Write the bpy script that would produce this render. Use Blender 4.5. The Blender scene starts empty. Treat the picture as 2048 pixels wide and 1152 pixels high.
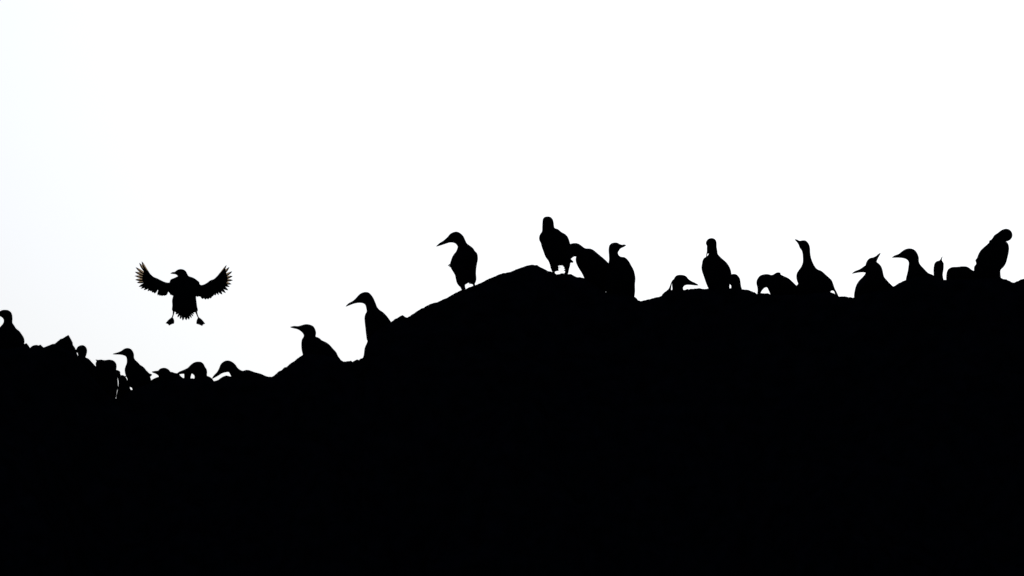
import bpy, math, random
import numpy as np
from mathutils import Vector, geometry

# ------------------------------------------------------------------ camera, sky, sun, exposure
scene = bpy.context.scene
COL = scene.collection
PITCH = math.radians(8.0)
CAM = Vector((0.0, 0.0, 2.0))
LENS = 300.0
F = LENS / 36.0 * 2048.0          # focal length in photograph pixels

cam_data = bpy.data.cameras.new("camera")
cam_data.lens = LENS; cam_data.sensor_width = 36.0
cam_data.clip_start = 0.5; cam_data.clip_end = 20000.0
cam = bpy.data.objects.new("camera", cam_data)
cam.location = CAM; cam.rotation_euler = (math.pi / 2 + PITCH, 0, 0)
COL.objects.link(cam); scene.camera = cam

SUN_EL = math.radians(13.0)
SUN_AZ = math.radians(2.8)        # to the right of straight ahead
world = bpy.data.worlds.new("World"); scene.world = world
world.use_nodes = True
wn = world.node_tree; bg = wn.nodes["Background"]
sky = wn.nodes.new("ShaderNodeTexSky"); sky.sky_type = 'NISHITA'
sky.sun_disc = False
sky.sun_elevation = SUN_EL; sky.sun_rotation = SUN_AZ
sky.air_density = 1.0; sky.dust_density = 6.0; sky.ozone_density = 1.0; sky.altitude = 0
wb = wn.nodes.new("ShaderNodeMix"); wb.data_type = 'RGBA'; wb.blend_type = 'MULTIPLY'; wb.inputs[0].default_value = 1.0
wb.inputs[7].default_value = (0.213, 0.3015, 0.582, 1)     # the bright hazy sky reads as white (one even tint for the whole sky)
wn.links.new(sky.outputs[0], wb.inputs[6]); wn.links.new(wb.outputs[2], bg.inputs[0]); bg.inputs[1].default_value = 0.1

sun_d = bpy.data.lights.new("sun", 'SUN'); sun_d.energy = 2.0
sun_d.angle = math.radians(0.5); sun_d.color = (1.0, 0.94, 0.84)
sun = bpy.data.objects.new("sun", sun_d); COL.objects.link(sun)
sd = Vector((math.sin(SUN_AZ) * math.cos(SUN_EL), math.cos(SUN_AZ) * math.cos(SUN_EL), math.sin(SUN_EL)))
sun.rotation_euler = sd.to_track_quat('Z', 'Y').to_euler(); sun.location = sd * 100

scene.view_settings.view_transform = 'Standard'; scene.view_settings.look = 'None'
scene.view_settings.gamma = 1.0; scene.view_settings.use_curve_mapping = False
scene.view_settings.exposure = -0.90

random.seed(4); rng = np.random.default_rng(7)

# ------------------------------------------------------------------ pixel -> world helpers
cp, sp = math.cos(PITCH), math.sin(PITCH)
def P(px, py, Y):
    """the point of the place that stands at distance Y and is seen at (px, py)"""
    a = (px - 1024.0) / F; b = (576.0 - py) / F
    dy = cp - b * sp; dz = sp + b * cp
    t = Y / dy
    return (a * t, Y, CAM.z + dz * t)
def PYof(x, y, z):
    vy, vz = y, z - CAM.z
    dep = vy * cp + vz * sp; up = -vy * sp + vz * cp
    return 576.0 - F * up / dep
ZM = {'A': (0, 600, 1341 / 256), 'B': (200, 660, 1843 / 256), 'C': (400, 630, 2048 / 340), 'D': (250, 500, 1559 / 230),
      'E': (660, 560, 6.4), 'F': (850, 440, 7.2), 'G': (1060, 420, 1382 / 240), 'H': (1300, 460, 7.2),
      'I': (1490, 460, 7.2), 'J': (1690, 480, 1563 / 190), 'K': (1850, 440, 1267 / 198)}
def zp(k, pts):
    x0, y0, s = ZM[k]
    return np.array([(x0 + p[0] / s, y0 + p[1] / s) for p in pts], float)

# ------------------------------------------------------------------ materials
def new_mat(name, color, rough=0.9, spec=0.1):
    m = bpy.data.materials.new(name); m.use_nodes = True
    b = m.node_tree.nodes["Principled BSDF"]
    b.inputs["Base Color"].default_value = (*color, 1)
    b.inputs["Roughness"].default_value = rough
    b.inputs["Specular IOR Level"].default_value = spec
    return m, m.node_tree, b
def noisy(m, nt, b, c1, c2, scale, bump, detail=6, stretch=(1, 1, 1), dist=0.004):
    tc = nt.nodes.new("ShaderNodeTexCoord"); mp = nt.nodes.new("ShaderNodeMapping")
    mp.inputs["Scale"].default_value = stretch
    n = nt.nodes.new("ShaderNodeTexNoise"); n.inputs["Scale"].default_value = scale; n.inputs["Detail"].default_value = detail
    r = nt.nodes.new("ShaderNodeValToRGB")
    r.color_ramp.elements[0].color = (*c1, 1); r.color_ramp.elements[1].color = (*c2, 1)
    r.color_ramp.elements[0].position = 0.35; r.color_ramp.elements[1].position = 0.68
    bp = nt.nodes.new("ShaderNodeBump"); bp.inputs["Strength"].default_value = bump; bp.inputs["Distance"].default_value = dist
    L = nt.links
    L.new(tc.outputs["Object"], mp.inputs[0]); L.new(mp.outputs[0], n.inputs["Vector"])
    L.new(n.outputs["Fac"], r.inputs[0]); L.new(r.outputs[0], b.inputs["Base Color"])
    L.new(n.outputs["Fac"], bp.inputs["Height"]); L.new(bp.outputs[0], b.inputs["Normal"])
    return m
_m = new_mat("wet_basalt", (0.02, 0.02, 0.02), 1.0, 0.0)
M_ROCK = noisy(*_m, (0.010, 0.010, 0.010), (0.026, 0.025, 0.023), 9, 0.5, 9, dist=0.01)
_m = new_mat("sooty_plumage", (0.012, 0.011, 0.01), 0.95, 0.04)
M_FEATHER = noisy(*_m, (0.009, 0.0085, 0.008), (0.016, 0.0145, 0.013), 60, 0.4, 4, (1, 1, 0.25))
_m = new_mat("wing_plumage", (0.01, 0.009, 0.0085), 0.9, 0.06)
M_WING = noisy(*_m, (0.007, 0.0065, 0.006), (0.013, 0.0115, 0.010), 90, 0.5, 3, (1, 1, 0.15))
_m = new_mat("black_bill", (0.008, 0.008, 0.008), 0.6, 0.15)
M_BEAK = noisy(*_m, (0.006, 0.006, 0.006), (0.011, 0.010, 0.010), 120, 0.1)
_m = new_mat("dark_foot_skin", (0.012, 0.011, 0.010), 0.8, 0.1)
M_FOOT = noisy(*_m, (0.009, 0.008, 0.008), (0.017, 0.015, 0.013), 200, 0.3)
_m = new_mat("dark_eye", (0.006, 0.005, 0.004), 0.25, 0.3); M_EYE = _m[0]
# thin brown vane of a flight feather: lets some of the light behind it through
M_VANE = bpy.data.materials.new("thin_feather_vane"); M_VANE.use_nodes = True
nt = M_VANE.node_tree; b = nt.nodes["Principled BSDF"]
b.inputs["Base Color"].default_value = (0.03, 0.022, 0.015, 1); b.inputs["Roughness"].default_value = 0.9
b.inputs["Specular IOR Level"].default_value = 0.05
tr = nt.nodes.new("ShaderNodeBsdfTransparent"); tr.inputs[0].default_value = (0.78, 0.66, 0.52, 1)
mx = nt.nodes.new("ShaderNodeMixShader"); mx.inputs[0].default_value = 0.8
wv = nt.nodes.new("ShaderNodeTexNoise"); wv.inputs["Scale"].default_value = 90
mr = nt.nodes.new("ShaderNodeMapRange"); mr.inputs[3].default_value = 0.25; mr.inputs[4].default_value = 0.92
nt.links.new(wv.outputs["Fac"], mr.inputs[0]); nt.links.new(mr.outputs[0], mx.inputs[0])
nt.links.new(b.outputs[0], mx.inputs[1]); nt.links.new(tr.outputs[0], mx.inputs[2])
nt.links.new(mx.outputs[0], nt.nodes["Material Output"].inputs[0])
_m = new_mat("deep_sea_water", (0.004, 0.010, 0.014), 0.12, 0.5)
M_SEA = noisy(*_m, (0.004, 0.009, 0.012), (0.006, 0.013, 0.017), 0.6, 0.6, 8, dist=0.25)

# ------------------------------------------------------------------ object helpers
def mesh_obj(name, verts, faces, mat, parent=None, base=(0, 0, 0), smooth=True, mats=None, fmat=None):
    me = bpy.data.meshes.new(name)
    v = np.asarray(verts, float) - np.asarray(base, float)
    me.from_pydata(v.tolist(), [], [list(map(int, f)) for f in faces]); me.validate()
    for m in (mats or [mat]): me.materials.append(m)
    if fmat is not None and len(fmat) == len(me.polygons): me.polygons.foreach_set('material_index', fmat)
    if smooth: me.polygons.foreach_set('use_smooth', [True] * len(me.polygons))
    me.update()
    o = bpy.data.objects.new(name, me); COL.objects.link(o)
    if parent is not None: o.parent = parent
    else: o.location = base
    return o
def empty(name, loc, label, cat, group=None):
    o = bpy.data.objects.new(name, None); o.empty_display_size = 0.1; o.location = loc; COL.objects.link(o)
    o['label'] = label; o['category'] = cat
    if group: o['group'] = group
    return o
def smooth_loop(pts, keep=72.0, n=3):
    """Catmull-Rom through the points; sharp corners (tips, notches) stay sharp"""
    pts = np.asarray(pts, float); N = len(pts); out = []
    corner = []; soft = []
    for i in range(N):
        a = pts[i - 1] - pts[i]; b = pts[(i + 1) % N] - pts[i]
        c = np.dot(a, b) / (np.linalg.norm(a) * np.linalg.norm(b) + 1e-9)
        an = math.degrees(math.acos(max(-1, min(1, c))))
        corner.append(an < keep); soft.append(max(0.0, min(1.0, (an - keep) / 55)))
    for i in range(N):
        p1, p2 = pts[i], pts[(i + 1) % N]
        L = np.linalg.norm(p2 - p1)
        def tang(j):
            if corner[j]: return None
            a, b, c = pts[j - 1], pts[j], pts[(j + 1) % N]
            la = np.linalg.norm(b - a) + 1e-6; lb = np.linalg.norm(c - b) + 1e-6
            return ((b - a) / la * lb + (c - b) / lb * la) / (la + lb)
        t1, t2 = tang(i), tang((i + 1) % N)
        ch = (p2 - p1)
        s1, s2 = soft[i], soft[(i + 1) % N]
        if corner[(i + 1) % N]: s1 *= .6
        if corner[i]: s2 *= .6
        m1 = ch if t1 is None else t1 * L * s1 + ch * (1 - s1)
        m2 = ch if t2 is None else t2 * L * s2 + ch * (1 - s2)
        k = max(1, min(8, int(round(L / 1.6))))
        for q in range(k):
            t = q / k
            out.append((2*t**3-3*t**2+1)*p1 + (t**3-2*t**2+t)*m1 + (-2*t**3+3*t**2)*p2 + (t**3-t**2)*m2)
    return np.array(out)
def grow(lp, d):
    """push a closed loop outward by d (number or one value per point)"""
    x, y = lp[:, 0], lp[:, 1]; A = (x * np.roll(y, -1) - np.roll(x, -1) * y).sum()
    t = np.roll(lp, -1, 0) - np.roll(lp, 1, 0); t /= (np.linalg.norm(t, axis=1)[:, None] + 1e-9)
    n = np.stack([t[:, 1], -t[:, 0]], 1) * (1 if A > 0 else -1)
    return lp + n * (np.zeros(len(lp)) + d)[:, None]
def tip_part(inf, T, Q, reach):
    """faces between the bill's base Q and its tip T, one connected piece"""
    cen = np.array([inf.V[f].mean(0) for f in inf.F]); ax = T - Q; ln = np.linalg.norm(ax); ax = ax / ln
    ok = ((cen - Q) @ ax > 0) & (np.linalg.norm(cen - T, axis=1) < ln * reach)
    by = {}
    for j in np.nonzero(ok)[0]:
        for v in inf.F[j]: by.setdefault(v, []).append(j)
    sel = np.zeros(len(cen), bool)
    start = min(np.nonzero(ok)[0], key=lambda j: np.linalg.norm(cen[j] - T)); st = [start]; sel[start] = True
    while st:
        j = st.pop()
        for v in inf.F[j]:
            for q in by[v]:
                if not sel[q]: sel[q] = True; st.append(q)
    return sel
def inside(pts, loops):
    x, y = pts[:, 0], pts[:, 1]; c = np.zeros(len(pts), bool)
    for lp in loops:
        a = lp; b = np.roll(lp, -1, 0)
        for (x1, y1), (x2, y2) in zip(a, b):
            if y1 == y2: continue
            m = ((y1 > y) != (y2 > y))
            c ^= m & (x < (x2 - x1) * (y - y1) / (y2 - y1) + x1)
    return c
def bdist(pts, loops):
    d = np.full(len(pts), 1e9)
    for lp in loops:
        b = np.roll(lp, -1, 0)
        for p, q in zip(lp, b):
            s = q - p; L = (s * s).sum() + 1e-12
            t = np.clip(((pts - p) @ s) / L, 0, 1)
            e = pts - p - t[:, None] * s
            d = np.minimum(d, np.sqrt((e * e).sum(1)))
    return d
class Inflated:
    """a rounded solid whose outline (px) is given: half thickness h(p) from a Poisson solve"""
    def __init__(s, loops, k=1.0, step=2.6, g=0.8):
        s.loops = loops; al = np.concatenate(loops)
        lo = al.min(0) - 2 * g; hi = al.max(0) + 2 * g
        nx = int((hi[0] - lo[0]) / g) + 2; ny = int((hi[1] - lo[1]) / g) + 2
        gx, gy = np.meshgrid(lo[0] + g * np.arange(nx), lo[1] + g * np.arange(ny), indexing='ij')
        ins = inside(np.stack([gx.ravel(), gy.ravel()], 1), loops).reshape(nx, ny)
        u = np.zeros((nx, ny)); w = 1.9
        chk = (np.add.outer(np.arange(nx), np.arange(ny)) % 2) == 0
        mr, mb = ins & chk, ins & ~chk
        for it in range(110):
            for m in (mr, mb):
                nb = np.zeros_like(u)
                nb[1:-1, 1:-1] = (u[2:, 1:-1] + u[:-2, 1:-1] + u[1:-1, 2:] + u[1:-1, :-2] + g * g) * 0.25
                u[m] += w * (nb[m] - u[m])
        s.u, s.lo, s.g, s.k = np.maximum(u, 0), lo, g, k
        # points
        pts = [lp for lp in loops]; edges = []; off = 0
        for lp in loops:
            n = len(lp); edges += [(off + i, off + (i + 1) % n) for i in range(n)]; off += n
        s.nb = off
        for d in (0.45, 1.3):
            for lp in loops:
                t = np.roll(lp, -1, 0) - np.roll(lp, 1, 0); t /= (np.linalg.norm(t, axis=1)[:, None] + 1e-9)
                for sg in (1, -1):
                    q = lp + sg * d * np.stack([-t[:, 1], t[:, 0]], 1)
                    ok = inside(q, loops); q = q[ok]
                    if len(q):
                        q = q[bdist(q, loops) > d * 0.9]; pts.append(q)
        hx, hy = np.meshgrid(np.arange(lo[0], hi[0], step), np.arange(lo[1], hi[1], step * 0.87), indexing='ij')
        hx = hx + (np.arange(hx.shape[1]) % 2) * step / 2
        q = np.stack([hx.ravel(), hy.ravel()], 1); q = q[inside(q, loops)]
        if len(q): pts.append(q[bdist(q, loops) > 2.1])
        pts = np.concatenate(pts)
        r = geometry.delaunay_2d_cdt([Vector(p) for p in pts], edges, [], 0, 1e-5)
        V = np.array([(v.x, v.y) for v in r[0]]); Fc = [list(f) for f in r[2]]
        cen = np.array([V[f].mean(0) for f in Fc]); ok = inside(cen, loops)
        Fc = [f for f, o in zip(Fc, ok) if o]
        bset = np.zeros(len(V), bool)
        cnt = {}
        for f in Fc:
            for a, b in zip(f, f[1:] + f[:1]): e = (min(a, b), max(a, b)); cnt[e] = cnt.get(e, 0) + 1
        for (a, b), c in cnt.items():
            if c == 1: bset[a] = bset[b] = True
        h = s.h(V); h[bset] = 0
        E = np.array(list(cnt.keys()))
        for _ in range(2):
            acc = np.zeros(len(V)); n = np.zeros(len(V))
            np.add.at(acc, E[:, 0], h[E[:, 1]]); np.add.at(acc, E[:, 1], h[E[:, 0]])
            np.add.at(n, E[:, 0], 1); np.add.at(n, E[:, 1], 1)
            h = np.where(bset, 0, 0.6 * h + 0.4 * acc / np.maximum(n, 1))
        s.V, s.F, s.H, s.B = V, Fc, h, bset
    def h(s, p):
        q = (np.asarray(p, float) - s.lo) / s.g
        i = np.clip(np.floor(q).astype(int), 0, np.array(s.u.shape) - 2); f = np.clip(q - i, 0, 1)
        a, b = i[:, 0], i[:, 1]; fx, fy = f[:, 0], f[:, 1]; u = s.u
        val = u[a, b]*(1-fx)*(1-fy) + u[a+1, b]*fx*(1-fy) + u[a, b+1]*(1-fx)*fy + u[a+1, b+1]*fx*fy
        return s.k * np.sqrt(np.maximum(val, 0) * 2)
    def solid(s, Y, sel=None, yoff=None):
        """verts and faces of the closed two-sided solid in world space, face subset sel"""
        sc = Y / F; V, H = s.V, s.H
        W = []
        base = [P(p[0], p[1], Y) for p in V]
        yo = np.zeros(len(V)) if yoff is None else yoff(V)
        front = [(b[0], b[1] - h * sc + o, b[2]) for b, h, o in zip(base, H, yo)]
        idx = {}; out = []; back = {}
        for i, v in enumerate(front): out.append(v)
        for i, b in enumerate(base):
            if not s.B[i]:
                back[i] = len(out); out.append((b[0], b[1] + H[i] * sc + yo[i], b[2]))
            else: back[i] = i
        faces = []
        for j, f in enumerate(s.F):
            if sel is not None and not sel[j]: continue
            faces.append(f[::-1]); faces.append([back[i] for i in f])
        used = sorted({i for f in faces for i in f}); mp = {u: k for k, u in enumerate(used)}
        return [out[u] for u in used], [[mp[i] for i in f] for f in faces]
def tube(pts, rad, n=8):
    V, Fc = [], []
    pts = [Vector(p) for p in pts]
    for i, p in enumerate(pts):
        d = (pts[min(i + 1, len(pts) - 1)] - pts[max(i - 1, 0)]).normalized()
        a = d.cross(Vector((0, 1, 0.01))); a = a if a.length > 1e-3 else d.cross(Vector((1, 0, 0))); a.normalize(); b = d.cross(a)
        for k in range(n):
            t = 2 * math.pi * k / n; V.append(tuple(p + (a * math.cos(t) + b * math.sin(t)) * rad[i]))
    for i in range(len(pts) - 1):
        for k in range(n): Fc.append((i*n+k, i*n+(k+1) % n, (i+1)*n+(k+1) % n, (i+1)*n+k))
    Fc.append(tuple(range(n))[::-1]); Fc.append(tuple((len(pts)-1)*n+k for k in range(n)))
    return V, Fc
def ball(c, r, n=10, m=6):
    V = [(c[0], c[1], c[2] + r)]; Fc = []
    for i in range(1, m):
        a = math.pi * i / m
        for k in range(n):
            t = 2 * math.pi * k / n; V.append((c[0]+r*math.sin(a)*math.cos(t), c[1]+r*math.sin(a)*math.sin(t), c[2]+r*math.cos(a)))
    V.append((c[0], c[1], c[2] - r)); L = len(V) - 1
    for k in range(n): Fc.append((0, 1 + k, 1 + (k+1) % n)); Fc.append((L, 1+(m-2)*n+(k+1) % n, 1+(m-2)*n+k))
    for i in range(m - 2):
        for k in range(n): Fc.append((1+i*n+k, 1+(i+1)*n+k, 1+(i+1)*n+(k+1) % n, 1+i*n+(k+1) % n))
    return V, Fc

# ------------------------------------------------------------------ terrain
RIDGE_PX = [(-900,760),(-640,735),(-420,742),(-260,712),(-120,716),(-40,700),(20,697),(48,692),(60,696),(66,695),(87,696),(97,692),(106,689),
 (120,690),(140,695),(150,702),(158,720),(175,742),(200,772),(222,795),(233,797),(245,791),(262,781),(285,772),(303,765),(330,758),(357,756),(415,757.5),(427,762),(437,760),
 (441,756),(446,752.6),(452,751.3),(462,753),(500,760),(530,757),(542.8,753.9),(546,752.5),(550,749.5),(556,743.7),(562,741),(566,737),(570,734),(572.7,734.3),(580,727.6),(585,724),(589,721.6),
 (596,715.5),(599,714),(606,709.7),(625,708),(655,712),(680.6,719),(687,723),(692,722.6),(697,723),(699.5,721.8),(702,720.5),(704.6,723.3),(709,721),(712,719.8),(715.4,719.3),(718.4,720.5),(719.8,718),(725.4,716.3),
 (727.2,713),(727.6,708),(728.5,704.7),(729,697),(731,691.4),(733.7,686.4),(735,681.5),(741,674),(750,664),(765,654),(778,647),(782,644.4),(786,641),(789.7,638),(796,636.5),(800,636),(811,636),(814.7,635.2),(818.6,633),(824,628.4),
 (828.8,626.4),(835,621.7),(840,618.5),(844.4,616),(848,614.7),(853.8,610.8),(860,608),(872,605),(884.7,599.7),(893,595.5),(902.8,590.7),(912.5,585),(916.7,584.4),(923.6,581),(933,577),(945.8,571.7),(952.8,569.7),
 (956,568.4),(963.9,564.3),(975,558.8),(988.9,553),(1000,547.8),(1010,545.6),(1022,543.5),(1032,538.5),(1043,534.5),(1052,532),(1060,529.8),(1064.3,529),(1075.6,530.8),(1080.8,533.8),(1086,536.5),(1091,539.8),(1097,542.4),(1104,543.4),(1113,548.2),(1120,547.5),
 (1129.5,546.8),(1134.7,547.6),(1143.4,548.9),(1148.6,551.6),(1154.7,554),(1163.3,555),(1169,556.9),(1190,571),(1213,585),(1240,590),(1268.4,592.3),(1272.7,596.3),(1276.2,601),(1282,602.4),(1291,599.7),(1300,597.7),
 (1305.6,596),(1313.9,594.7),(1323,591.7),(1340,586),(1355,582),(1366.7,580),(1369.4,580),(1373,578.3),(1375,577),(1377,578.7),(1384.7,577.4),(1397,576.4),(1407,577.8),(1416.7,577),(1440,576),(1458.6,576.7),
 (1461.8,576.4),(1483,578.3),(1491.7,578.8),(1497,580),(1503.9,583),(1509.4,584.3),(1514.3,588),(1520.6,586),(1526.8,586),(1535.8,587),(1541,588.9),(1570,590),(1610,588),(1640,585),(1660.8,584.3),(1665.7,585.7),
 (1670.6,587.8),(1676.8,592.6),(1690,593),(1697.3,594.3),(1701,594),(1704.6,595.2),(1708,594.9),(1730,588),(1760,580),(1786,573),(1790,571),(1794.5,568),(1798,566.6),(1803,563.9),(1811.6,560),(1830,556),(1850,552),(1866.4,552),
 (1876,556),(1886.7,559.5),(1892,559.5),(1930,558),(1970,556),(2001.6,555.6),(2006.3,558),(2013.3,558.4),(2018.8,561.6),(2022.7,564.4),(2029,565),(2036,566),(2048,566),(2080,562),(2160,566),(2300,590),(2450,585),(2700,640),(2950,700)]
YR = lambda x: 60.0 + 0.5 * np.sin(np.asarray(x) * 0.55 + 1.2) + 0.15 * np.sin(np.asarray(x) * 1.9)
rx, rz = [], []
for px, py in RIDGE_PX:
    Y = 60.0
    for _ in range(4): Y = float(YR(P(px, py, Y)[0]))
    q = P(px, py, Y); rx.append(q[0]); rz.append(q[2])
xf = np.arange(-7.0, 7.2, 0.0055)
zf = np.interp(xf, rx, rz)
# far ends of the stack fall away to the sea
def rough(x, freqs, seed):
    r = np.random.default_rng(seed); o = 0
    for f, a in freqs: o = o + a * np.sin(x * f + r.uniform(0, 6.28) + 1.7 * np.sin(x * f * 0.37 + r.uniform(0, 6)))
    return o
zf = zf + rough(xf, [(75, .0010), (150, .0008), (290, .0006), (520, .0004)], 3)
wl = int(0.45 / 0.0055)
pad = np.pad(zf, wl, mode='edge')
zmin = np.min(np.lib.stride_tricks.sliding_window_view(pad, 2 * wl + 1), axis=1)
ker = np.hanning(2 * wl + 1); ker /= ker.sum()
zlow = np.convolve(np.pad(zmin, wl, mode='edge'), ker, 'valid') - 0.02
xo_l = -7.0 - np.geomspace(0.05, 45, 60)[::-1]; xo_r = 7.2 + np.geomspace(0.05, 45, 60)
XA = np.concatenate([xo_l, xf, xo_r])
def ends(x, z0, side):
    d = np.abs(x - side)
    return z0 - 0.10 * d - 0.012 * d**2 + 0.5 * np.sin(x * .9) * np.minimum(1, d / 3) + 0.2 * np.sin(x * 2.7) * np.minimum(1, d / 2)
RZ = np.concatenate([ends(xo_l, zf[0], -7.0), zf, ends(xo_r, zf[-1], 7.2)])
LZ = np.concatenate([ends(xo_l, zlow[0], -7.0), zlow, ends(xo_r, zlow[-1], 7.2)])
_lat = np.random.default_rng(11).uniform(-1, 1, (256, 256))
def vnoise(x, y):
    xi = np.floor(x).astype(int); yi = np.floor(y).astype(int); fx = x - xi; fy = y - yi
    fx = fx*fx*(3-2*fx); fy = fy*fy*(3-2*fy); g = lambda a, b: _lat[a % 256, b % 256]
    return (g(xi, yi)*(1-fx)+g(xi+1, yi)*fx)*(1-fy) + (g(xi, yi+1)*(1-fx)+g(xi+1, yi+1)*fx)*fy
def fbm(x, y, o=6):
    s = 0; a = 1; f = 1
    for i in range(o): s = s + a * vnoise(x*f + 17*i, y*f + 31*i); a *= .5; f *= 2.03
    return s
def terrain(x, y):
    x = np.asarray(x, float); dy = np.asarray(y, float) - YR(x)
    R = np.interp(x, XA, RZ); Lw = np.interp(x, XA, LZ)
    db = np.maximum(dy, 0); df = np.maximum(-dy, 0)
    # behind the crest: nearly level shelf, then a gentle fall
    wb = 1 - np.exp(-db / 0.5)
    back = R*(1-wb) + np.minimum(Lw, R)*wb - (0.05*np.minimum(db, .12) + 0.20*np.maximum(db - .12, 0) + 0.012*np.maximum(db-2, 0)**1.6)
    # seaward face: rounded edge, then broken steep rock with ledges
    wf = 1 - np.exp(-df / 1.2)
    face = 0.35*np.minimum(df, .08) + 1.05*np.maximum(df - .08, 0)
    ridgen = (1 - np.abs(fbm(x*0.9 + 5, y*0.7, 5))) 
    nz = fbm(x*1.3, y*1.3 + 9, 7)
    led = 0.10 * (np.abs(((face*1.6 + 0.5*fbm(x*.5, y*.5, 3)) % 1.0) - 0.5) - .25) * 2
    front = R*(1-wf) + np.minimum(Lw, R)*wf - face + (0.38*nz - 0.42*ridgen + 1.6*led) * (1 - np.exp(-df/0.9)) * np.minimum(1, df / 0.25)
    front = np.minimum(front, R*(1-wf)+np.minimum(Lw, R)*wf - 0.30*df)
    b2 = back + 0.03*fbm(x*2.2, y*2.2, 6) * np.minimum(1, db / .8) - 0.02*np.minimum(1, db / .8) + 0.25*fbm(x*.4, y*.4, 4)*np.clip((db-3)/4, 0, 1)
    return np.where(dy >= 0, b2, front)
DY = np.concatenate([-np.geomspace(0.6, 15, 110)[::-1], -np.arange(0.56, 0.15, -0.03), -np.arange(0.14, 0.005, -0.02), [0.0],
                     np.arange(0.02, 0.14, 0.02), np.arange(0.16, 1.6, 0.05), np.geomspace(1.65, 42, 40)])
GX, GD = np.meshgrid(XA, DY, indexing='ij'); GY = YR(GX) + GD; GZ = np.maximum(terrain(GX, GY), -3.0)
nx, ny = GX.shape
co = np.stack([GX, GY, GZ], -1).reshape(-1, 3)
ii, jj = np.meshgrid(np.arange(nx - 1), np.arange(ny - 1), indexing='ij'); a = (ii * ny + jj).ravel()
quads = np.stack([a, a + ny, a + ny + 1, a + 1], 1)
me = bpy.data.meshes.new("rock_ridge")
me.vertices.add(len(co)); me.vertices.foreach_set('co', co.ravel())
me.loops.add(quads.size); me.loops.foreach_set('vertex_index', quads.ravel().astype(np.int32))
me.polygons.add(len(quads)); me.polygons.foreach_set('loop_start', np.arange(0, quads.size, 4, dtype=np.int32))
me.update(calc_edges=True); me.validate(); me.materials.append(M_ROCK)
ridge = bpy.data.objects.new("rock_ridge", me); COL.objects.link(ridge)
ridge['kind'] = 'structure'; ridge['label'] = 'black rock ridge rising from the lower left to the right under the birds'
S = 9000.0
sea = mesh_obj("sea", [(-S, -S, 0), (S, -S, 0), (S, S, 0), (-S, S, 0)], [(0, 1, 2, 3)], M_SEA, smooth=False)
sea['kind'] = 'structure'; sea['label'] = 'dark open sea around the rock'

def ground_depth(px, py_base, lo=0.0, hi=2.5):
    """depth behind the crest at which the ground is seen (through the crest) at row py_base"""
    Y = float(YR(P(px, py_base, 60)[0])); best = Y + lo
    for d in np.arange(lo, hi, 0.01):
        x, _, z = P(px, py_base, Y + d)
        best = Y + d
        if float(terrain(x, Y + d)) <= z + 0.002: break
    return best

# ------------------------------------------------------------------ loose stones on the crest
def stone(pts, Y, label, k=1.2, seed=0):
    lp = np.asarray(pts, float)
    dense = []
    r = np.random.default_rng(seed)
    for p, q in zip(lp, np.roll(lp, -1, 0)):
        n = max(1, int(np.linalg.norm(q - p) / 2.5))
        for t in range(n): dense.append(p + (q - p) * t / n + (r.uniform(-.25, .25, 2) if t else 0))
    inf = Inflated([np.array(dense)], k, step=3.2)
    inf.H = inf.H + np.where(inf.B, 0, r.uniform(-.6, .6, len(inf.H)) * np.minimum(1, inf.H / 3))
    v, f = inf.solid(Y)
    c = P(*lp.mean(0), Y); by = lp[:, 1].max(); base = P(lp.mean(0)[0], by, Y)
    o = mesh_obj("stone", v, f, M_ROCK, None, base, smooth=False)
    o['label'] = label; o['category'] = 'rock'; o['group'] = 'loose stones on the crest'
YRf = lambda px, py: float(YR(P(px, py, 60)[0]))
stone([(104,688),(109,688),(115,683),(122,677.3),(125,677.3),(131,673),(136.7,669.7),(138.5,672),(140.3,675.4),(143,680),(145.5,685),(146,690),(150,695.5),(152,700),(152.9,704),(155.5,711),(157,722),(140,730),(115,716),(100,702)],
      YRf(130, 690) + .05, 'jagged pointed rock peak on the crest near the left edge', seed=1)
stone([(46,690),(48.5,688),(53,686),(58,692.6),(60,695.8),(62,702),(54,708),(46,702)], YRf(54, 690) + .03, 'small pointed stone right behind the bird at the left edge', seed=2)
stone([(59,697),(62,693.6),(66,691),(70,690),(74.5,689.7),(76.4,691),(78.5,690),(81,689),(84,692),(87,694.6),(90,702),(76,710),(62,706)], YRf(74, 690) + .04, 'low rounded stone left of the jagged rock peak', seed=3)
stone([(86,695.5),(92,693),(97,691),(102,689),(106,687.4),(110,688.5),(112,700),(98,708),(88,704)], YRf(98, 690) + .02, 'flat stone slab at the left foot of the jagged peak', seed=6)
stone([(791,638),(796,635),(800.6,632),(805.3,630),(808,632),(810.8,634),(814.7,635.3),(817,641),(806,650),(794,647)], YRf(805, 634) + .02, 'small peaked stone on the slope right of the tall bowing bird', seed=4)
stone([(2027,566.5),(2030,564.5),(2032.8,562.7),(2036.7,561.9),(2040.6,559),(2048,557.5),(2058,555),(2070,557),(2078,566),(2066,580),(2040,578)], YRf(2050, 562) + .05, 'low stone at the right edge of the ridge', seed=5)

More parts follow.
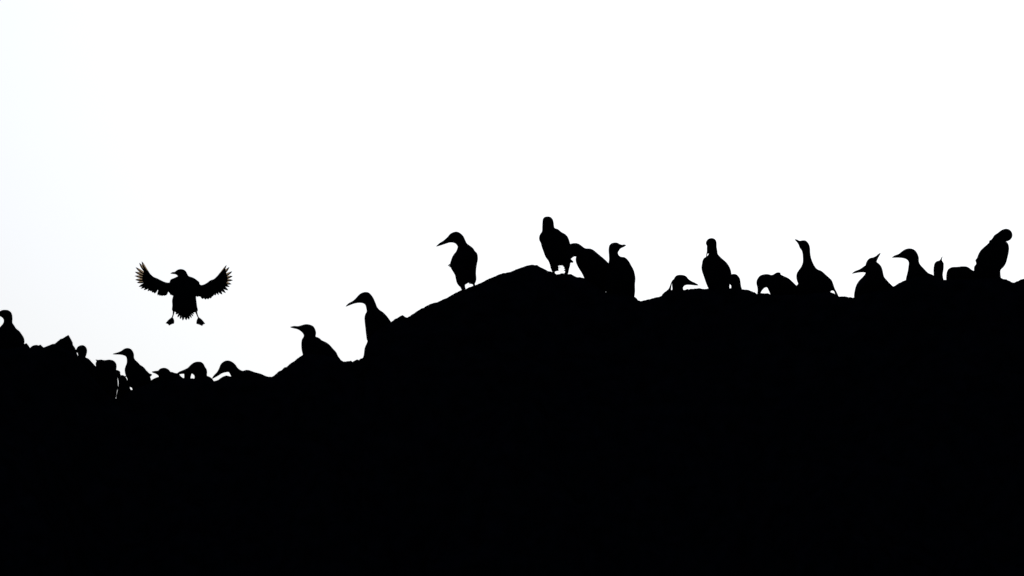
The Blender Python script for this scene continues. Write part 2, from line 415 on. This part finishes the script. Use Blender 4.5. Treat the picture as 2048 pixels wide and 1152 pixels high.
# ------------------------------------------------------------------ birds
GROUP = 'seabirds on the rock ridge'
def web_foot(root_pt, d, gl, L=0.045, up=0.0):
    """three toes with webbing between, heel at root_pt, pointing along unit 2D dir d on ground function gl"""
    n = Vector((-d.y, d.x)); V, Fc = [], []
    r = Vector((root_pt[0], root_pt[1]))
    prof = [(-.12, .0, .004), (.0, -.16, .006), (.0, .16, .006), (.82, -.52, .003), (1.0, 0, .0035), (.82, .52, .003), (.74, -.25, .002), (.74, .25, .002), (.45, 0, .006)]
    for (a, b, h) in prof:
        q = r + d * (a * L) + n * (b * L); g = gl(q.x, q.y)
        V.append((q.x, q.y, g + h + .001))
    for (a, b, h) in prof:
        q = r + d * (a * L) + n * (b * L); g = gl(q.x, q.y)
        V.append((q.x, q.y, g - .001))
    top = [(0, 1, 8), (0, 8, 2), (1, 3, 6), (1, 6, 8), (8, 6, 4), (8, 4, 7), (2, 8, 7), (2, 7, 5)]
    rim = [0, 1, 3, 6, 4, 7, 5, 2]
    Fc += top; Fc += [(c + 9, b + 9, a + 9) for a, b, c in top]
    for p, q in zip(rim, rim[1:] + rim[:1]): Fc.append((p, q, q + 9, p + 9))
    return V, Fc
def bird(zk, pts, label, tip=None, beak=0, face=-1, wing=None, holes=None, legs=None, feet=None, d=None, base=None, k=1.0, away=None, tuft=None, eye=True):
    """one perched bird: outline in zoom units -> rounded body, bill, eyes, folded wings, legs, feet"""
    s = ZM[zk][2]
    L = zp(zk, pts); lp = smooth_loop(L); dl = np.full(len(lp), .28)
    if tip is not None:
        T0, Q0 = zp(zk, tip); dl += .42 * np.clip(1 - np.linalg.norm(lp - T0, axis=1) / np.linalg.norm(T0 - Q0) / 1.1, 0, 1) ** .5
    loops = [grow(lp, dl)]
    for h in (holes or []): loops.append(grow(smooth_loop(zp(zk, h)), -.15))
    bot = L[:, 1].max(); near = L[L[:, 1] > bot - 9]; bx = float(near[:, 0].mean()) if base is None else base
    Y = ground_depth(bx, bot + 5) if d is None else float(YR(P(bx, bot, 60)[0])) + d
    sc = Y / F
    gx = P(bx, bot, Y)[0]; gz = float(terrain(gx, Y))
    B = (gx, Y, gz)
    root = empty("seabird", B, label, "bird", GROUP)
    inf = Inflated(loops, k)
    cen = np.array([inf.V[f].mean(0) for f in inf.F])
    sel = np.zeros(len(cen), bool)
    if tip is not None:
        T = zp(zk, [tip[0]])[0]; Q = zp(zk, [tip[1]])[0]      # bill tip and middle of the bill's base
        ax = T - Q; ln = np.linalg.norm(ax); ax /= ln
        sel = tip_part(inf, T, Q, 1.25)
    v, f = inf.solid(Y, ~sel); mesh_obj("body", v, f, M_FEATHER, root, B)
    if sel.any():
        v, f = inf.solid(Y, sel); mesh_obj("beak", v, f, M_BEAK, root, B)
        e = Q - ax * 5.5; e[1] -= 2.0 if abs(ax[0]) > .4 else 0
        if eye:
            hh = float(inf.h(e[None])[0])
            if hh > 2:
                for sg in (-1, 1):
                    c = P(e[0], e[1], Y); v, f = ball((c[0], Y + sg * (hh * .86) * sc, c[2]), .0048); mesh_obj("eye", v, f, M_EYE, root, B)
    if away is not None:            # bill that points away from the viewer
        a = zp(zk, [away])[0]; hh = float(inf.h(a[None])[0]); c = P(a[0], a[1], Y)
        v, f = tube([(c[0], Y + hh*sc*.6, c[2]), (c[0], Y + hh*sc + .02, c[2] - .002), (c[0], Y + hh*sc + .045, c[2] - .008)], [.011, .007, .0012])
        mesh_obj("beak", v, f, M_BEAK, root, B)
        for sg in (-1, 1):
            v, f = ball((c[0] + sg*hh*sc*.8, Y + hh*sc*.55, c[2] + .010), .0048); mesh_obj("eye", v, f, M_EYE, root, B)
    if wing is not None:
        A, Bp = zp(zk, wing[:2]); hw = wing[2] / s; ax = Bp - A; ln = np.linalg.norm(ax); ax /= ln; n = np.array([-ax[1], ax[0]])
        for sg in (-1, 1):
            V, Fc = [], []; NU, NV = 16, 10; scal = 3
            for i in range(NU + 1):
                u = i / NU; wd = hw * (math.sin(math.pi * min(1, u * .62 + .16)) ** .8) * (1 - u ** 5)
                for j in range(NV + 1):
                    w = (j / NV) * 2 - 1
                    p = A + ax * (u * ln) + n * (w * wd)
                    h = float(inf.h(p[None])[0])
                    edge = (1 - w * w) * min(1, 5 * u) * min(1, 5 * (1 - u) + .2)
                    lift = (1.9 * edge + .5 * math.sin(u * 22) * edge * (u > .35)) * min(1, h / 8) - .8
                    c = P(p[0], p[1], Y); V.append((c[0], Y + sg * max(0.2, h + lift) * sc, c[2]))
            for i in range(NU):
                for j in range(NV):
                    q = (i*(NV+1)+j, i*(NV+1)+j+1, (i+1)*(NV+1)+j+1, (i+1)*(NV+1)+j); Fc.append(q if sg < 0 else q[::-1])
            mesh_obj("wing", V, Fc, M_WING, root, B)
    gl = lambda x, y: float(terrain(x, y))
    if legs:
        for lg in legs:
            lp = smooth_loop(zp(zk, lg)); inl = Inflated([lp], 1.0, step=2.0, g=.5); v, f = inl.solid(Y)
            lo = mesh_obj("leg", v, f, M_FOOT, root, B)
            m = zp(zk, lg); fx = float(m[m[:, 1] > m[:, 1].max() - 2.5][:, 0].mean())
            wx = P(fx, m[:, 1].max(), Y)[0]
            v, f = web_foot((wx, Y), Vector((face * .8, -.6)).normalized(), gl)
            mesh_obj("webbed_foot", v, f, M_FOOT, lo, B)
    else:
        fx = feet if feet else (bx - 5, bx + 6)
        for i, q in enumerate(fx):
            yy = Y + (-.035 if i % 2 == 0 else .035)
            wx, _, wz = P(q, bot - 4, Y); g = gl(wx, yy)
            v, f = tube([(wx, yy, max(wz + .01, g + .02)), (wx + face*-.004, yy, (wz + g)/2 + .004), (wx, yy, g + .003)], [.009, .0055, .006])
            lo = mesh_obj("leg", v, f, M_FOOT, root, B)
            v, f = web_foot((wx, yy), Vector((face, 0 if i else -.25)).normalized(), gl)
            mesh_obj("webbed_foot", v, f, M_FOOT, lo, B)
    if tuft:
        V, Fc = [], []
        r = random.Random(5)
        for a, b_, w in tuft:
            a = zp(zk, [a])[0]; b_ = zp(zk, [b_])[0]; yo = r.uniform(-.008, .008)
            pa, pb = P(*a, Y), P(*b_, Y); mid = [(pa[i] + pb[i]) / 2 for i in range(3)]; mid[2] += r.uniform(-.002, .002)
            v, f = tube([(pa[0], Y, pa[2]), (mid[0], Y + yo*.6, mid[2]), (pb[0], Y + yo, pb[2])], [w, w*.8, w*.15], 5)
            mesh_obj("feather_tuft", v, f, M_WING, root, B)
    return root

bird('A', [(-150,195),(-60,148),(0,118),(20,108),(50,104),(90,110),(115,130),(127,160),(130,200),(130,240),(150,270),(165,295),(200,325),(230,365),(250,400),(256,430),(252,465),(250,520),(235,580),(180,630),(100,640),(20,620),(-30,560),(-50,470),(-45,400),(-25,330),(0,285),(20,265),(38,235),(41,215),(30,190),(0,170),(-60,176)],
     'black silhouetted seabird cut off by the left edge, bill out of frame', tip=((-150,195),(-15,148)), wing=((90,300),(215,560),60))
bird('A', [(750,548),(797,524),(812,495),(840,477),(875,476),(900,495),(911,530),(905,570),(895,600),(925,615),(960,650),(1008,705),(1040,760),(1050,850),(1010,920),(930,940),(870,890),(840,800),(825,700),(816,610),(818,575),(812,552),(800,548)],
     'small dark seabird with its bill hidden behind the jagged rock peak', tip=((750,548),(806,524)), d=.42, wing=((930,660),(1010,860),50))
bird('A', [(1002,625),(1020,629),(1060,625),(1090,632),(1150,626),(1190,637),(1215,665),(1221,700),(1216,735),(1220,775),(1229,816),(1234,867),(1235,896),(1239,918),(1229,940),(1216,1013),(1200,1050),(1100,1070),(1020,1010),(990,900),(985,800),(998,740),(1005,690),(1003,660),(1014,640)],
     'hunched flat-backed seabird with a tiny bill tip, left of the upright seabird', tip=((1002,625),(1020,634)), d=.12, wing=((1120,740),(1140,980),60), eye=False, feet=(203, 216))
bird('B', [(228,573),(262,583),(288,600),(292,635),(300,655),(312,720),(322,800),(330,900),(312,980),(262,1000),(236,990),(243,930),(256,860),(262,832),(270,800),(268,750),(258,700),(240,655),(228,610)],
     'narrow dark seabird squeezed right behind the flat-backed one, thin light slit between', d=.22, wing=((285,700),(285,930),22), feet=(236, 241))
bird('B', [(290,657),(330,652),(355,665),(375,690),(388,715),(405,760),(420,800),(428,825),(440,858),(458,866),(462,900),(440,980),(380,1010),(320,1000),(290,900),(283,800),(284,700)],
     'small round-headed seabird low in front of the breast of the upright seabird', d=.20, wing=((350,760),(370,950),35), feet=(245, 254), away=(335,685))
bird('B', [(185,346),(225,335),(265,322),(310,300),(345,275),(375,263),(415,263),(450,280),(475,315),(487,350),(490,400),(505,430),(540,462),(570,495),(590,525),(640,565),(680,595),(710,625),(748,640),(742,655),(722,672),(730,700),(735,728),(722,790),(680,850),(600,880),(520,890),(475,880),(466,850),(458,832),(446,824),(428,822),(396,775),(396,706),(375,660),(360,610),(358,560),(370,520),(385,480),(387,420),(380,390),(360,372),(320,358),(260,350),(225,349)],
     'upright seabird below the flying bird, facing left, with a pointed tail end', tip=((185,346),(300,330)), wing=((470,500),(690,640),60), d=.15, feet=(273, 283))
bird('B', [(748,603),(800,592),(835,588),(860,563),(890,550),(930,546),(975,562),(1005,590),(1018,605),(1040,606),(1070,618),(1110,625),(1140,640),(1165,670),(1190,688),(1215,720),(1200,800),(1100,850),(950,860),(820,850),(750,800),(735,729),(780,700),(850,672),(835,650),(800,625),(765,612)],
     'sitting seabird with a low head and slightly open bill facing left, just above the rock', tip=((748,603),(842,618)), wing=((960,680),(1170,740),50), d=.25, feet=(325, 340))
bird('B', [(1212,615),(1240,590),(1290,580),(1318,610),(1308,660),(1303,692),(1322,760),(1330,830),(1270,870),(1190,860),(1170,780),(1198,720),(1212,690),(1214,650)],
     'thin dark neck of a seabird standing upright beneath the bill of the arched seabird', d=.35, away=(1262,612))
bird('B', [(1108,629),(1140,606),(1180,588),(1220,570),(1265,545),(1300,510),(1340,478),(1375,462),(1415,457),(1455,462),(1490,490),(1510,530),(1535,570),(1541,610),(1540,660),(1570,672),(1600,690),(1637,738),(1645,800),(1560,870),(1450,870),(1370,810),(1358,740),(1361,690),(1361,660),(1345,640),(1320,625),(1290,625),(1215,628),(1170,630),(1140,634)],
     'seabird with arched neck and long bill held level above two small light gaps', tip=((1108,629),(1250,590)), wing=((1480,690),(1600,820),40), d=.3)
bird('C', [(147,765),(165,735),(205,690),(232,640),(248,600),(275,570),(310,552),(345,550),(390,568),(425,598),(455,640),(490,665),(518,675),(545,666),(575,663),(610,672),(650,687),(740,712),(790,735),(820,744),(855,746),(870,785),(800,850),(650,880),(500,870),(400,820),(378,770),(375,740),(365,715),(345,687),(310,689),(270,700),(220,728),(180,750)],
     'low sitting seabird with strongly arched neck, bill pointing down to the left', tip=((147,765),(225,700)), wing=((520,720),(800,790),60), d=.3)
bird('C', [(1088,146),(1130,136),(1185,136),(1225,124),(1275,112),(1325,118),(1365,138),(1385,170),(1397,215),(1393,262),(1430,275),(1470,308),(1520,330),(1560,360),(1600,405),(1640,450),(1665,500),(1690,535),(1700,590),(1660,650),(1560,700),(1420,705),(1300,640),(1258,560),(1240,480),(1228,430),(1222,370),(1228,300),(1252,245),(1240,220),(1215,195),(1180,172),(1130,158)],
     'sitting seabird with level bill facing left where the slope meets the small saddle', tip=((1088,146),(1200,160)), wing=((1400,360),(1640,590),90))
bird('E', [(202,338),(235,305),(300,265),(340,225),(375,187),(410,165),(455,155),(490,160),(525,190),(550,225),(580,290),(605,350),(630,380),(680,415),(720,455),(755,500),(782,540),(810,600),(815,700),(780,800),(700,860),(600,870),(530,830),(492,790),(479,775),(465,710),(455,620),(445,530),(443,480),(452,440),(470,405),(465,360),(450,315),(425,297),(380,291),(320,297),(250,320)],
     'tall seabird bowing its bill to the left above the rough rock step', tip=((202,338),(325,270)), wing=((590,440),(760,760),80))
bird('F', [(163,380),(200,345),(270,297),(330,240),(365,200),(410,177),(455,169),(490,180),(525,205),(555,240),(578,290),(605,340),(645,370),(690,405),(720,450),(747,478),(758,520),(760,560),(748,630),(738,690),(733,760),(735,870),(722,905),(700,925),(672,921),(650,916),(627,901),(600,918),(575,931),(560,955),(520,975),(497,955),(465,915),(445,850),(435,800),(415,760),(390,720),(370,680),(362,650),(365,620),(380,570),(400,520),(420,490),(448,455),(465,415),(472,385),(460,360),(435,335),(405,325),(360,323),(310,335),(240,358)],
     'lone seabird standing on the open slope, bill pointing down left, feather tuft on its breast', tip=((163,380),(318,295)), wing=((600,450),(700,850),75), d=.0,
     legs=[[(488,925),(578,920),(578,960),(586,992),(536,1022),(515,982)],[(684,915),(730,890),(718,920),(724,942),(697,954)]],
     tuft=[((372,630),(332,655),.004),((372,650),(322,662),.004),((372,660),(340,677),.0035),((374,640),(345,640),.003),((372,665),(355,683),.003),((372,650),(330,648),.003),((640,905),(628,935),.002),((655,915),(640,928),.002)])
bird('G', [(145,140),(150,105),(165,85),(200,76),(235,82),(258,105),(270,140),(275,180),(282,208),(320,222),(360,255),(405,280),(430,305),(445,335),(455,365),(462,392),(468,450),(470,520),(466,560),(482,577),(500,598),(494,606),(468,604),(460,640),(452,665),(430,672),(398,658),(385,641),(350,637),(325,641),(320,667),(280,682),(245,682),(232,635),(215,590),(180,540),(155,475),(135,420),(125,380),(108,345),(107,310),(118,280),(138,250),(142,200)],
     'highest seabird at the top of the hump, head turned away, light gap between its legs', wing=((330,300),(430,590),55), d=.03, away=(205,115),
     legs=[[(238,660),(325,645),(326,700),(288,711),(288,728),(306,742),(258,714)],[(386,645),(459,638),(449,690),(434,742),(384,741),(400,722),(402,690)]],
     tuft=[((322,657),(362,655),.0022),((322,668),(368,670),.0018),((395,650),(372,648),.003),((398,675),(384,672),.003),((402,700),(388,690),.003),((322,690),(338,694),.003),((402,690),(385,700),.002)])
bird('G', [(465,392),(490,385),(520,382),(555,388),(590,410),(640,445),(690,446),(730,462),(770,495),(830,545),(870,580),(905,615),(940,680),(950,760),(945,860),(910,930),(820,930),(740,915),(680,870),(630,792),(600,730),(560,665),(532,605),(527,565),(533,532),(520,531),(495,542),(470,562),(430,590),(380,605),(400,540),(415,470),(430,415)],
     'seabird bending its head down behind the highest one, back sloping to the right', tip=((380,605),(440,530)), wing=((680,520),(900,800),75), d=.22)
bird('G', [(905,615),(912,570),(910,520),(908,440),(915,410),(935,388),(975,376),(1010,380),(1035,395),(1065,403),(1085,400),(1105,407),(1075,425),(1045,440),(1025,465),(1012,490),(1018,515),(1035,535),(1055,543),(1080,543),(1110,560),(1140,595),(1165,640),(1190,685),(1205,735),(1213,790),(1208,850),(1207,960),(1200,1000),(1180,1050),(1120,1085),(1020,1085),(950,1040),(915,960),(885,960),(868,900),(866,830),(872,740),(893,680)],
     'upright seabird looking right over its shoulder with a short bill', tip=((1105,407),(1030,418)), face=1, wing=((1080,620),(1150,980),80), d=.12)
bird('H', [(697,795),(650,765),(590,735),(550,705),(520,668),(490,654),(435,647),(390,654),(360,678),(345,705),(320,730),(305,760),(290,800),(270,845),(240,875),(200,905),(168,948),(180,1000),(260,1040),(400,1040),(475,970),(492,900),(480,865),(475,830),(490,805),(520,790),(570,787),(640,793)],
     'low seabird facing right with its bill above the rock, back curving down to the left', tip=((697,795),(550,745)), face=1, holes=[[(316,760),(318,800),(318,865),(302,869),(304,830),(309,795)]], d=.18, wing=((400,860),(220,980),45))
bird('H', [(885,118),(925,128),(950,155),(957,190),(958,240),(968,300),(975,345),(1000,378),(1050,425),(1095,465),(1130,510),(1155,560),(1168,610),(1172,650),(1168,700),(1158,750),(1145,790),(1142,845),(1125,890),(1040,915),(920,905),(845,842),(815,780),(790,710),(770,650),(750,590),(743,545),(750,490),(760,440),(780,405),(806,388),(812,350),(820,310),(820,265),(820,225),(807,200),(812,165),(835,135)],
     'egg-shaped upright seabird seen from behind, tiny light slit at its neck', holes=[[(835,335),(846,339),(839,357),(826,375),(819,369)]], wing=((1040,480),(1110,820),70), d=.02, away=(885,165))
bird('H', [(1172,640),(1205,634),(1240,640),(1270,665),(1292,700),(1302,750),(1308,800),(1322,852),(1330,910),(1250,960),(1185,940),(1160,880),(1168,838),(1170,805),(1155,782),(1120,770),(1085,765),(1110,710),(1140,660)],
     'small rounded seabird head with hidden bill, tucked against the egg-shaped bird', tip=((1085,765),(1135,720)), d=.2, eye=False)
bird('I', [(182,918),(185,870),(178,820),(167,775),(170,730),(190,690),(220,658),(260,643),(310,637),(345,641),(385,652),(420,635),(455,615),(480,611),(512,618),(508,635),(530,652),(580,675),(630,700),(670,735),(710,772),(740,802),(790,850),(800,930),(700,985),(560,990),(440,975),(385,948),(366,925),(350,885),(330,845),(318,822),(295,825),(260,850),(235,880),(218,912),(205,945),(190,950)],
     'seabird bent over with its bill straight down on the rock, raised feather on its back', tip=((196,950),(205,845)), wing=((440,700),(700,880),75), d=.15, base=1570)
bird('I', [(718,137),(750,142),(780,157),(825,151),(870,153),(900,177),(925,220),(935,265),(938,330),(950,400),(975,470),(1010,535),(1040,568),(1100,592),(1150,635),(1200,680),(1245,722),(1270,780),(1292,845),(1318,895),(1348,960),(1325,966),(1297,918),(1281,879),(1256,868),(1240,874),(1228,895),(1200,950),(1050,985),(900,985),(800,945),(752,900),(742,804),(765,776),(750,730),(741,670),(748,625),(775,580),(810,530),(832,475),(835,400),(830,340),(820,300),(790,255),(770,205),(745,165)],
     'long-necked seabird stretching up with its bill raised to the left', tip=((718,137),(782,180)), wing=((1000,620),(1240,830),75), d=.06, base=1620)
bird('J', [(118,550),(160,520),(245,483),(300,445),(340,415),(400,372),(470,380),(520,420),(570,500),(600,620),(605,800),(565,960),(480,1050),(300,1050),(175,1010),(152,945),(160,840),(180,765),(210,705),(240,665),(290,615),(330,565),(345,535),(300,528),(230,531)],
     'seabird with a long bill pointing left, crossed by the neighbour whose bill points up right', tip=((118,550),(325,480)), wing=((350,660),(520,950),90), d=.1)
bird('J', [(583,215),(550,235),(510,268),(470,286),(405,303),(375,330),(350,375),(340,415),(370,470),(420,520),(440,600),(450,750),(500,900),(600,970),(720,960),(790,890),(812,805),(790,766),(750,730),(700,680),(665,645),(640,600),(625,540),(612,480),(590,430),(555,390),(520,360),(535,310),(560,260)],
     'seabird pointing its bill up to the right, overlapping the left-facing neighbour', tip=((583,215),(505,315)), face=1, wing=((560,600),(740,880),80), d=.35)
bird('J', [(775,287),(820,258),(885,232),(930,195),(980,160),(1020,145),(1065,140),(1110,148),(1155,175),(1190,225),(1210,280),(1218,370),(1235,405),(1290,465),(1340,520),(1385,555),(1410,562),(1452,583),(1475,640),(1450,730),(1350,780),(1200,790),(1080,760),(1015,710),(1003,655),(1015,590),(1035,510),(1045,440),(1050,370),(1042,345),(1010,315),(960,298),(880,287)],
     'seabird with level bill facing left next to the small one pointing its bill up', tip=((775,287),(930,250)), wing=((1160,500),(1400,680),80), d=.25)
bird('K', [(222,466),(206,495),(190,515),(150,530),(128,550),(115,590),(110,640),(112,705),(104,780),(130,860),(200,870),(245,800),(232,745),(226,700),(235,640),(238,590),(236,550),(216,520),(213,500)],
     'smallest slim seabird with its thin bill pointing straight up', tip=((222,466),(205,516)), d=.2, k=1.1, wing=((170,640),(175,820),25), eye=False)
bird('K', [(273,765),(275,700),(285,655),(305,625),(345,605),(410,602),(450,597),(500,594),(540,600),(575,622),(605,645),(632,655),(665,700),(685,800),(640,880),(500,910),(340,900),(282,850)],
     'hunched seabird showing only a rounded back, between the smallest and the preening bird', d=.22, wing=((420,680),(620,800),60), k=.9)
bird('K', [(1040,113),(1080,125),(1108,155),(1118,195),(1105,235),(1075,262),(1035,275),(1060,300),(1073,345),(1070,410),(1055,480),(1035,550),(1005,600),(968,638),(965,700),(970,745),(955,800),(850,830),(700,820),(640,750),(628,650),(635,590),(655,565),(655,545),(646,515),(665,490),(680,450),(710,395),(760,345),(800,310),(822,285),(825,265),(845,255),(870,225),(885,200),(930,168),(985,128)],
     'large preening seabird near the right edge leaning right with its head tucked down', wing=((870,360),(780,740),110), face=1, d=.08)

# ------------------------------------------------------------------ the bird coming in to land
FY = 59.2
def dpt(p): return zp('D', [p])[0]
fb = P(*dpt((810, 1030)), FY)
fly = empty("seabird", fb, 'flying seabird landing with raised spread wings and dangling webbed feet, alone in the sky', 'bird', GROUP)
XC = float(dpt((810, 0))[0])
wing_y = lambda V: 0.10 * (np.abs(V[:, 0] - XC) / 95.0) ** 2 + 0.02
pts = [(615,318),(640,303),(675,297),(700,278),(725,265),(760,260),(795,268),(825,290),(843,325),(860,352),(920,375),(960,398),(985,418),(1008,440),(1000,480),(985,560),(962,630),(968,700),(975,760),(983,828),(960,840),(930,845),(890,862),(815,880),(740,865),(700,848),(672,835),(643,822),(643,750),(640,682),(652,620),(632,540),(612,470),(612,415),(620,403),(660,385),(718,358),(700,335),(670,325),(640,322)]
inf = Inflated([grow(smooth_loop(zp('D', pts)), .3)], 1.0)
cen = np.array([inf.V[f].mean(0) for f in inf.F]); T = dpt((615, 318)); Q = dpt((700, 305)); ax = (T - Q) / np.linalg.norm(T - Q)
sel = tip_part(inf, T, Q, 1.3)
v, f = inf.solid(FY, ~sel); mesh_obj("body", v, f, M_FEATHER, fly, fb)
v, f = inf.solid(FY, sel); mesh_obj("beak", v, f, M_BEAK, fly, fb)
e = dpt((738, 300)); c = P(*e, FY); hh = float(inf.h(e[None])[0]) * FY / F
for sg in (-1, 1):
    v, f = ball((c[0], FY + sg * hh * .86, c[2]), .0045); mesh_obj("eye", v, f, M_EYE, fly, fb)
def feather(base, tip, w, parent, yo, vane=False, seed=0, bend=0.0, name="feather", blunt=.35):
    a, t = dpt(base), dpt(tip); ax = t - a; ln = np.linalg.norm(ax); ax /= ln; n = np.array([-ax[1], ax[0]]); w = w / ZM['D'][2]
    N = 12; V, Fc, fm = [], [], []
    cols = [-1, -.45, 0, .45, 1]
    for i in range(N + 1):
        u = i / N
        wd = w * .72 * (.75 + .25 * math.sin(math.pi * min(1, u * 1.1))) * (1 - max(0, (u - (1 - blunt)) / blunt) ** 2.4) + .12
        for cc in cols:
            p = a + ax * (u * ln) + n * (cc * wd + bend * u * (1 - u) * 4)
            q = P(p[0], p[1], FY); yy = FY + float(wing_y(p[None])[0]) + yo + .0015 * cc
            V.append((q[0], yy - .0008 * (1.2 - abs(cc)), q[2])); V.append((q[0], yy + .0008 * (1.2 - abs(cc)), q[2]))
    K = len(cols); id_ = lambda i, j, s: (i * K + j) * 2 + s
    for i in range(N):
        u = (i + .5) / N
        for j in range(K - 1):
            m = 1 if (vane and j * vane >= (2 if vane > 0 else -1) and .30 < u < .84) else 0
            Fc.append((id_(i, j, 0), id_(i+1, j, 0), id_(i+1, j+1, 0), id_(i, j+1, 0))); fm.append(m)
            Fc.append((id_(i, j, 1), id_(i, j+1, 1), id_(i+1, j+1, 1), id_(i+1, j, 1))); fm.append(m)
        for j in (0, K - 1):
            qd = (id_(i, j, 0), id_(i, j, 1), id_(i+1, j, 1), id_(i+1, j, 0)); Fc.append(qd if j == 0 else qd[::-1]); fm.append(0)
    Fc.append(tuple(id_(N, j, 0) for j in range(K)) + tuple(id_(N, j, 1) for j in reversed(range(K)))); fm.append(0)
    return mesh_obj(name, V, Fc, M_WING, parent, fb, mats=[M_WING, M_VANE], fmat=fm)
def wing_part(pts):
    inf = Inflated([smooth_loop(zp('D', pts))], .42)
    v, f = inf.solid(FY, yoff=wing_y); return mesh_obj("wing", v, f, M_WING, fly, fb)
lw = wing_part([(680,400),(640,415),(585,433),(530,420),(480,395),(430,368),(385,347),(340,306),(300,261),(262,208),(240,172),(236,200),(246,255),(232,320),(222,365),(250,425),(300,470),(343,474),(380,510),(425,535),(442,528),(470,570),(550,585),(578,552),(600,575),(660,595),(700,520)])
LT = [((330,320),(222,132),26),((335,330),(190,150),24),((335,340),(144,206),26),((340,350),(129,262),27),((340,362),(130,316),27),((345,375),(138,368),28),((350,385),(155,410),28),((355,400),(183,463),28),((370,415),(212,490),28),((385,420),(250,514),30),((400,430),(304,532),32)]
ext = lambda b, t, k: (t[0] + (t[0] - b[0]) * k, t[1] + (t[1] - b[1]) * k)
for i, (b0, t0, w) in enumerate(LT): feather(b0, ext(b0, t0, .035 + .012 * (i % 3)), w + 2 * (i % 2), lw, .004 * (i % 2) - .002, vane=(1 if i < 7 else 0), bend=(-1.2 if i < 3 else -.4))
LS = [((420,430),(335,540),30),((430,430),(362,558),38),((445,430),(392,573),38),((500,450),(440,601),30),((530,460),(466,609),44),((545,460),(494,613),44),((565,470),(526,613),42),((580,470),(549,607),30),((640,480),(618,604),30),((660,500),(638,611),36)]
for i, (b0, t0, w) in enumerate(LS): feather(b0, t0, w, lw, .004 * (i % 2), blunt=.2)
rw = wing_part([(960,420),(1000,443),(1030,466),(1062,459),(1110,432),(1150,400),(1200,378),(1240,340),(1280,295),(1320,246),(1355,200),(1356,225),(1362,262),(1376,318),(1386,370),(1372,418),(1338,466),(1300,505),(1262,540),(1236,532),(1238,560),(1200,580),(1150,610),(1090,630),(1030,620),(1000,605),(960,600),(920,520)])
RT = [((1245,355),(1369,180),20),((1250,365),(1401,208),24),((1250,372),(1441,262),26),((1250,380),(1449,322),27),((1245,388),(1446,378),28),((1240,398),(1431,430),28),((1235,405),(1410,470),28),((1225,415),(1386,514),30),((1210,425),(1356,555),30),((1200,435),(1312,580),32),((1195,445),(1262,588),26)]
for i, (b0, t0, w) in enumerate(RT): feather(b0, ext(b0, t0, .015 + .015 * ((i * 2) % 3)), w + 2 * (i % 2), rw, .004 * (i % 2) - .002, vane=(-1 if i < 6 else 0), bend=(1.0 if i < 3 else .3))
RS = [((1180,455),(1222,600),34),((1150,460),(1185,615),46),((1130,460),(1158,645),46),((1110,470),(1124,658),46),((1075,470),(1090,663),46),((1050,480),(1050,656),46),((1020,480),(1030,635),36),((1000,490),(1002,626),36),((985,500),(978,631),34)]
for i, (b0, t0, w) in enumerate(RS): feather(b0, t0, w, rw, .004 * (i % 2), blunt=.2)
tb = P(*dpt((810, 800)), FY)
tail = inf2 = Inflated([smooth_loop(zp('D', [(730,760),(810,740),(890,760),(900,840),(870,890),(815,905),(760,890),(715,840)]))], .4)
v, f = tail.solid(FY, yoff=lambda V: np.full(len(V), .03)); tl = mesh_obj("tail", v, f, M_WING, fly, fb)
wing_y_keep = wing_y; wing_y = lambda V: np.full(len(V), .03)
for i, (t0, w) in enumerate([((684,864),26),((709,906),20),((744,930),22),((781,947),26),((828,945),28),((867,937),26),((901,917),16),((923,892),14),((936,864),14)]):
    feather((810 + (t0[0] - 810) * .35, 790), t0, w, tl, .003 * (i % 2), blunt=.25)
wing_y = wing_y_keep
for leg, foot in (([(662,822),(655,870),(643,912)], [(640,905),(656,925),(668,960),(665,996),(630,1008),(597,1026),(588,1010),(550,992),(580,955)]),
                  ([(962,830),(978,878),(995,918)], [(998,908),(1040,940),(1088,998),(1056,1014),(1046,1032),(1020,1018),(967,1000),(970,960),(985,925)])):
    w3 = [P(*dpt(p), FY - .01) for p in leg]
    v, f = tube(w3, [.0075, .0045, .004]); lo = mesh_obj("leg", v, f, M_FOOT, fly, fb)
    inf = Inflated([smooth_loop(zp('D', foot), keep=100)], .28, step=2.0, g=.5)
    v, f = inf.solid(FY - .01); mesh_obj("webbed_foot", v, f, M_FOOT, lo, fb)
